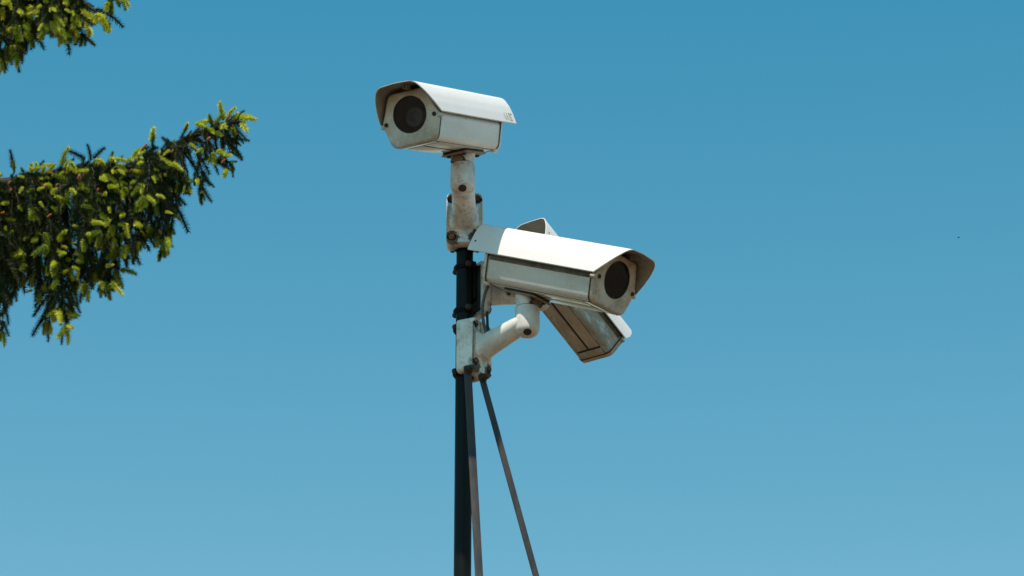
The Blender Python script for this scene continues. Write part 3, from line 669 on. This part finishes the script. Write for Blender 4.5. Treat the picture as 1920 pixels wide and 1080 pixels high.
def bough(name, limb_px, strands, shoots_up, seed, density=1.0, thin_after=1e9, tops=4, light=.36):
    """limb_px: main limb (u, v, depth); strands: hanging branchlets (u0, u1, v1, depth offset)"""
    wood = MB(); NV = []; NF = []
    limb = smooth_path([at(u, v, YT + dy) for u, v, dy in limb_px], 8)
    L = len(limb)
    def on(u):   # limb point nearest to photo column u
        best = None
        for p in limb:
            q = p - EYE; uu = 960 + FOC * q.x / (q.y * math.cos(R(PITCH)) + q.z * math.sin(R(PITCH)))
            if best is None or abs(uu - u) < best[0]: best = (abs(uu - u), p)
        return best[1].copy()
    wood.tube(limb, [.016 * (1 - i / L) ** .8 + .0022 for i in range(L)], 8)
    strand_needles(NV, NF, limb[L // 3:], 800, .0155, .0010)
    for (u0, u1, v1, dy, fresh) in strands:
        s = on(u0); e = at(u1, v1, YT + dy); span = e - s
        mid1 = s + Vector((span.x * .35, span.y * .45, span.z * .22 + .010)) + rv(.006); mid2 = s + Vector((span.x * .75, span.y * .85, span.z * .62)) + rv(.006)
        path = smooth_path([s, mid1, mid2, e], 7); n_ = len(path)
        wood.tube(path, [.0032 * (1 - .7 * i / n_) for i in range(n_)], 6)
        strand_needles(NV, NF, path, 900, .0155, .0010)
        dens_ = .62 if u0 > thin_after else 1.0
        total = sum((b2 - a).length for a, b2 in zip(path, path[1:])); step = .0175 / density / dens_; acc = rnd.uniform(0, step); side = 1; trav = 0
        for a, b2 in zip(path, path[1:]):
            seg = (b2 - a).length; d = (b2 - a).normalized(); 
            while acc < seg:
                p = a + d * acc; t = (trav + acc) / total
                o = Vector((side * rnd.uniform(.5, 1), rnd.uniform(-1, .8), rnd.uniform(-.1, .35))); side = -side
                o = (o - d * o.dot(d)).normalized()
                dd = (d * rnd.uniform(.75, 1.25) + o * rnd.uniform(.55, 1.0) + Vector((0, 0, -.35))).normalized()
                fade = 1 if t < .7 else 1 - (t - .7) * .5
                r_ = rnd.random(); k = .75 + .5 * rnd.random()
                front = (dd.y < .15)
                if fresh >= 0 and r_ < light * fresh * (1.25 if front else .55):
                    M0 = orient(p, dd)
                    stub = rnd.uniform(.35, .75); placed.append(('twig', M0 @ Matrix.Diagonal((stub, .85, .85, 1)), p))
                    tipp = M0 @ Vector((.056 * stub, 0, -.004)) + Vector((0, -rnd.uniform(.005, .03), rnd.uniform(0, .012)))
                    dn = (dd * .7 + Vector((rnd.uniform(-.7, .8), rnd.uniform(-.8, .3), rnd.uniform(-.3, .9)))).normalized()
                    kk = rnd.choice((rnd.uniform(.5, .8), rnd.uniform(.75, 1.15))); placed.append(('shoot' if rnd.random() < .62 + .3 * fresh - .35 * t else 'green', orient(tipp, dn) @ Matrix.Scale(kk, 4), tipp))
                    if rnd.random() < .22: 
                        dn2 = (dd + rv(.5)).normalized(); placed.append(('green' if rnd.random() < .5 else 'shoot', orient(tipp, dn2) @ Matrix.Scale(kk * .75, 4), tipp))
                else:
                    placed.append(('twig', orient(p, dd) @ Matrix.Scale(max(.45, k * fade) * (.78 if u0 > thin_after else 1), 4), p))
                if rnd.random() < .13 * (1 - t): placed.append(('cone', orient(p + dd * .02 + Vector((0, -.032, .004)), Vector((rnd.uniform(-.5, .5), rnd.uniform(-.5, .2), rnd.uniform(-1, .3)))) @ Matrix.Scale(rnd.uniform(.7, 1.1), 4), p))
                acc += step * rnd.uniform(.7, 1.3)
            acc -= seg; trav += seg
        # the tip
        d = (path[-1] - path[-3]).normalized()
        for k in range(4 if fresh > 0.3 else 2):
            dd = (d + rv(.5)).normalized()
            placed.append(('green' if fresh > 0 and rnd.random() < .45 else ('shoot' if fresh > .9 else 'twig'), orient(path[-1], dd) @ Matrix.Scale(rnd.uniform(.75, 1.1) * (.7 if u0 > thin_after else 1), 4), path[-1]))
    for (u, v, dy, du, dv, kind, k) in shoots_up:
        p = at(u, v, YT + dy); q = at(u + du, v + dv, YT + dy - .01)
        placed.append((kind, orient(p, q - p) @ Matrix.Scale(k, 4), p))
    # twigs along the upper side of the limb itself
    for i in range(L // 4, L - 1):
        for _ in range(tops if i < L * .8 else min(tops, 1)):
            d = (limb[i+1] - limb[i]).normalized(); o = Vector((rnd.uniform(-.7, .7), rnd.uniform(-1, 1), rnd.uniform(-.35, .85)))
            r_ = rnd.random()
            placed.append((('shoot' if rnd.random() < .16 and i < L * .8 else 'twig'), orient(limb[i].lerp(limb[i+1], rnd.random()), d * .9 + o) @ Matrix.Scale(rnd.uniform(.5, .95) * (.8 if i > L * .72 else 1), 4), limb[i]))
    o = wood.build('bough', M_BARK, tree, TI, sharp=60)
    me = mesh('needles', NV, NF, M_NEEDLE); nd = link('needles', me, o); nd['kind'] = 'stuff'
    return o

# hanging branchlets of the big bough: (column on the limb, column and row of the tip, depth offset, share of fresh shoots)
S1 = []
tips = [(4, 640), (-8, 610), (14, 560), (26, 565), (40, 520), (52, 515), (62, 530), (74, 560), (84, 622), (98, 600), (112, 590), (124, 632), (134, 590), (128, 520),
        (146, 545), (158, 550), (170, 520), (180, 530), (193, 545), (203, 555), (214, 530), (206, 490), (224, 480), (214, 440), (243, 478), (258, 482), (268, 455),
        (284, 440), (296, 455), (308, 476), (320, 445), (318, 400), (334, 360), (338, 340)]
for i, (u1, v1) in enumerate(tips):
    u0 = u1 - rnd.uniform(2, 26) if u1 < 300 else u1 - rnd.uniform(4, 20)
    fr_ = .25 if u1 < 60 else 1.0
    S1.append((u0, u1, v1 - 18, rnd.uniform(-.13, .10), fr_))
for i in range(17):                # shorter ones in front and behind
    u1 = rnd.uniform(-30, 335); low = 600 - (u1 * .62) if u1 > 130 else 560
    v1 = 335 + (low - 360) * rnd.uniform(.25, .85)
    S1.append((u1 - rnd.uniform(0, 25), u1, v1, rnd.choice((rnd.uniform(-.24, -.12), rnd.uniform(.08, .22))), 1.0 if u1 > 55 else .25))
for i in range(9):                # dark inner branchlets on the far left
    u1 = rnd.uniform(-60, 45); S1.append((u1 - 10, u1, rnd.uniform(430, 560), rnd.uniform(-.05, .25), .1))
for i in range(16):
    u1 = rnd.uniform(-330, -60); S1.append((u1 - 8, u1, rnd.uniform(470, 640), rnd.uniform(-.15, .25), .5))
# the rising end of the bough
S1 += [(350, 378, 362, -.03, .8), (338, 372, 330, .04, .5), (362, 430, 306, -.02, .9), (352, 408, 300, .05, .6), (372, 396, 292, -.05, .9), (385, 432, 272, .02, .5), (402, 432, 285, -.02, .3),
       (412, 436, 262, 0, .3), (424, 442, 246, -.03, .9), (395, 420, 258, .04, .7), (344, 350, 345, -.04, .8)]
UP1 = [(285, 268, -.02, 0, -22, 'shoot', 1.2), (286, 282, -.02, -1, -20, 'twig', .6), (345, 247, 0, 9, -18, 'shoot', .8), (338, 262, 0, 8, -16, 'twig', .6),
       (372, 232, 0, 16, -9, 'shoot', 1.1), (380, 240, -.02, 22, -1, 'shoot', 1.05), (397, 236, 0, 0, -20, 'green', .95), (418, 226, 0, -2, -18, 'shoot', 1.25), (424, 228, .02, 3, -16, 'shoot', 1.05),
       (408, 238, -.03, 16, -4, 'shoot', .9), (436, 228, -.01, 5, -12, 'shoot', .75), (442, 224, 0, 16, -10, 'shoot', 1.2), (448, 224, -.02, 20, -7, 'shoot', 1.2), (450, 232, -.02, 16, 7, 'shoot', 1.1),
       (418, 292, -.03, 16, -3, 'shoot', .75), (398, 286, -.05, 6, 16, 'shoot', .9), (116, 312, -.03, 1, -20, 'shoot', 1.25), (100, 312, -.04, -10, -6, 'shoot', .85), (126, 330, -.06, 3, -12, 'shoot', .8),
       (24, 318, 0, 0, -16, 'twig', .8), (26, 322, -.02, 1, -14, 'green', .7), (60, 326, -.05, -2, -8, 'shoot', .9), (78, 326, -.05, 3, -8, 'shoot', .8), (240, 305, -.06, -12, -10, 'shoot', .9), (205, 306, -.03, 4, -14, 'green', .8),
       (160, 300, .02, -10, -8, 'twig', .9), (175, 298, .02, 8, -10, 'twig', .8), (170, 302, .02, 0, -14, 'twig', .7), (5, 330, -.08, -14, -6, 'shoot', 1.0), (310, 304, -.06, 14, 2, 'shoot', .9), (322, 306, -.06, 16, 5, 'shoot', .9),
       (250, 300, 0, 10, -12, 'twig', .9), (265, 292, 0, 12, -8, 'twig', .9), (325, 272, 0, -10, -6, 'twig', .7)]
bough('bough', [(-560, 395, .30), (-300, 372, .20), (-120, 350, .10), (0, 345, .03), (90, 332, 0), (170, 318, 0), (240, 316, 0), (300, 296, 0), (345, 262, 0), (400, 243, 0), (444, 229, -.01)], S1, UP1, 1, thin_after=325)
S2 = []
for (u1, v1) in [(3, 132), (-10, 120), (14, 110), (22, 118), (34, 120), (46, 100), (60, 90), (70, 74), (88, 62), (98, 55), (108, 78), (118, 84), (136, 76), (153, 85), (142, 50), (166, 50), (128, 30), (50, 60), (30, 70), (80, 40)]:
    S2.append((u1 - rnd.uniform(4, 24), u1, v1 - 22, rnd.uniform(-.12, .10), 1.5))
for i in range(14):
    u1 = rnd.uniform(-20, 150); S2.append((u1 - rnd.uniform(0, 20), u1, rnd.uniform(25, 85 if u1 < 60 else 50), rnd.uniform(-.2, .18), 1.4))
for i in range(9):
    u1 = rnd.uniform(-300, -40); S2.append((u1 - 8, u1, rnd.uniform(80, 200), rnd.uniform(-.15, .2), .6))
S2 += [(174, 190, 36, -.02, 1.0)]
UP2 = [(178, 26, -.03, 20, 14, 'shoot', 1.55), (186, 30, -.05, 20, 16, 'shoot', 1.45), (150, 20, -.05, -6, 6, 'shoot', 1.0), (160, 24, -.05, -12, 6, 'shoot', 1.0), (118, 8, -.06, 4, -6, 'shoot', .8), (112, 20, -.06, 2, 12, 'shoot', 1.1),
       (62, 10, -.08, 4, 14, 'shoot', 1.2), (22, 4, -.08, 4, -8, 'green', 1.0)]
bough('bough', [(-560, 60, .30), (-300, 10, .18), (-120, -40, .08), (0, -35, .02), (80, -20, 0), (140, -4, 0), (182, 24, 0)], S2, UP2, 2)
S3 = [(203, 209, 4, 0, 1.0)]
UP3 = [(218, 2, -.02, 3, 2, 'green', .8), (228, -8, -.02, 18, 14, 'shoot', 1.0), (226, -6, 0, 14, 18, 'shoot', .9), (208, -4, 0, 0, 16, 'green', .9)]
bough('bough', [(-560, -140, .30), (-200, -150, .20), (60, -90, .05), (170, -40, 0), (232, -6, 0)], S3, UP3, 3, tops=1)

# the 300 largest pieces of each kind in view as parts of their own, the rest joined
bo = [o for o in tree.children if o.name.startswith('bough')]
def scr(p):
    q = p - EYE; Z = q.y * math.cos(R(PITCH)) + q.z * math.sin(R(PITCH)); return 960 + FOC * q.x / Z
rest = {'twig': ([], [], []), 'shoot': ([], [], []), 'green': ([], [], [])}
count = {'twig': 0, 'shoot': 0, 'green': 0, 'cone': 0}
src = {'twig': TW, 'shoot': SH, 'green': SG}
pname = {'twig': 'twig', 'shoot': 'fresh_shoot', 'green': 'green_shoot', 'cone': 'bud_cone'}
# nearest to the viewer first
order = sorted(placed, key=lambda a: (scr(a[2]) < -15, (a[2] - EYE).length))
def owner(p):
    return bo[0] if p.z < at(200, 190, YT).z else (bo[1] if scr(p) < 215 or p.z < at(200, 10, YT).z else bo[2])
for kind, M, p in order:
    if kind == 'cone':
        if count['cone'] < 120 and scr(p) > -15: link('bud_cone', rnd.choice(CN), owner(p), TI @ M); count['cone'] += 1
        continue
    me, V, Fc, Ms, l = rnd.choice(src[kind])
    if count[kind] < 290 and scr(p) > -15:
        link(pname[kind], me, owner(p), TI @ M)
    else:
        rV, rF, rM = rest[kind]; n0 = len(rV); MM = TI @ M
        rV += [MM @ v for v in V]; rF += [tuple(i + n0 for i in f) for f in Fc]; rM += Ms
    count[kind] += 1
for kind, (rV, rF, rM) in rest.items():
    if rV:
        mats = {'twig': [M_NEEDLE, M_BARK], 'shoot': [M_SHOOT, M_BUD], 'green': [M_SHOOT2, M_BUD]}[kind]
        o = link({'twig': 'twigs', 'shoot': 'fresh_shoots', 'green': 'green_shoots'}[kind], mesh('m', rV, rF, None, False, mats, rM), tree); o['kind'] = 'stuff'
# objects of a bough sit under it: the bough itself stands in the tree's frame, so undo its matrix
for b4 in bo:
    b4.data.transform(b4.matrix_local); 
    inv = b4.matrix_local.copy(); b4.matrix_local = Matrix.Identity(4)
    for ch in b4.children:
        if ch.name.startswith('needles'): ch.matrix_local = inv
print('tree', count, sum(len(o.data.polygons) for o in tree.children_recursive if o.type == 'MESH'))

# ------------------------------------------------------------------ a far bird
bd = Vector(at(1797.5, 445.5, 120.0)); s = .055
mb = MB(); mb.tube([bd + Vector((-.09, 0, -.01)), bd + Vector((-.05, 0, 0)), bd + Vector((.0, 0, .005)), bd + Vector((.05, 0, .01)), bd + Vector((.075, 0, .012))], [.012, .026, .034, .026, .008], 10)
mb.add([bd + Vector(p) for p in ((-.02, 0, .01), (.03, 0, .01), (.01, -.10, .05), (-.05, -.16, .02), (-.02, 0, .018), (.03, 0, .018), (.01, -.10, .056), (-.05, -.16, .024))], [(0, 1, 2, 3), (7, 6, 5, 4), (0, 4, 5, 1), (1, 5, 6, 2), (2, 6, 7, 3), (3, 7, 4, 0)])
mb.add([bd + Vector(p) for p in ((-.02, 0, .01), (.03, 0, .01), (.01, .10, .05), (-.05, .16, .02), (-.02, 0, .018), (.03, 0, .018), (.01, .10, .056), (-.05, .16, .024))], [(0, 1, 2, 3), (7, 6, 5, 4), (0, 4, 5, 1), (1, 5, 6, 2), (2, 6, 7, 3), (3, 7, 4, 0)])
mb.v = [bd + (v - bd) * .62 for v in mb.v]
tag(mb.build('bird', M_POLE), 'tiny dark bird flying far off in the empty sky at the right', 'bird')
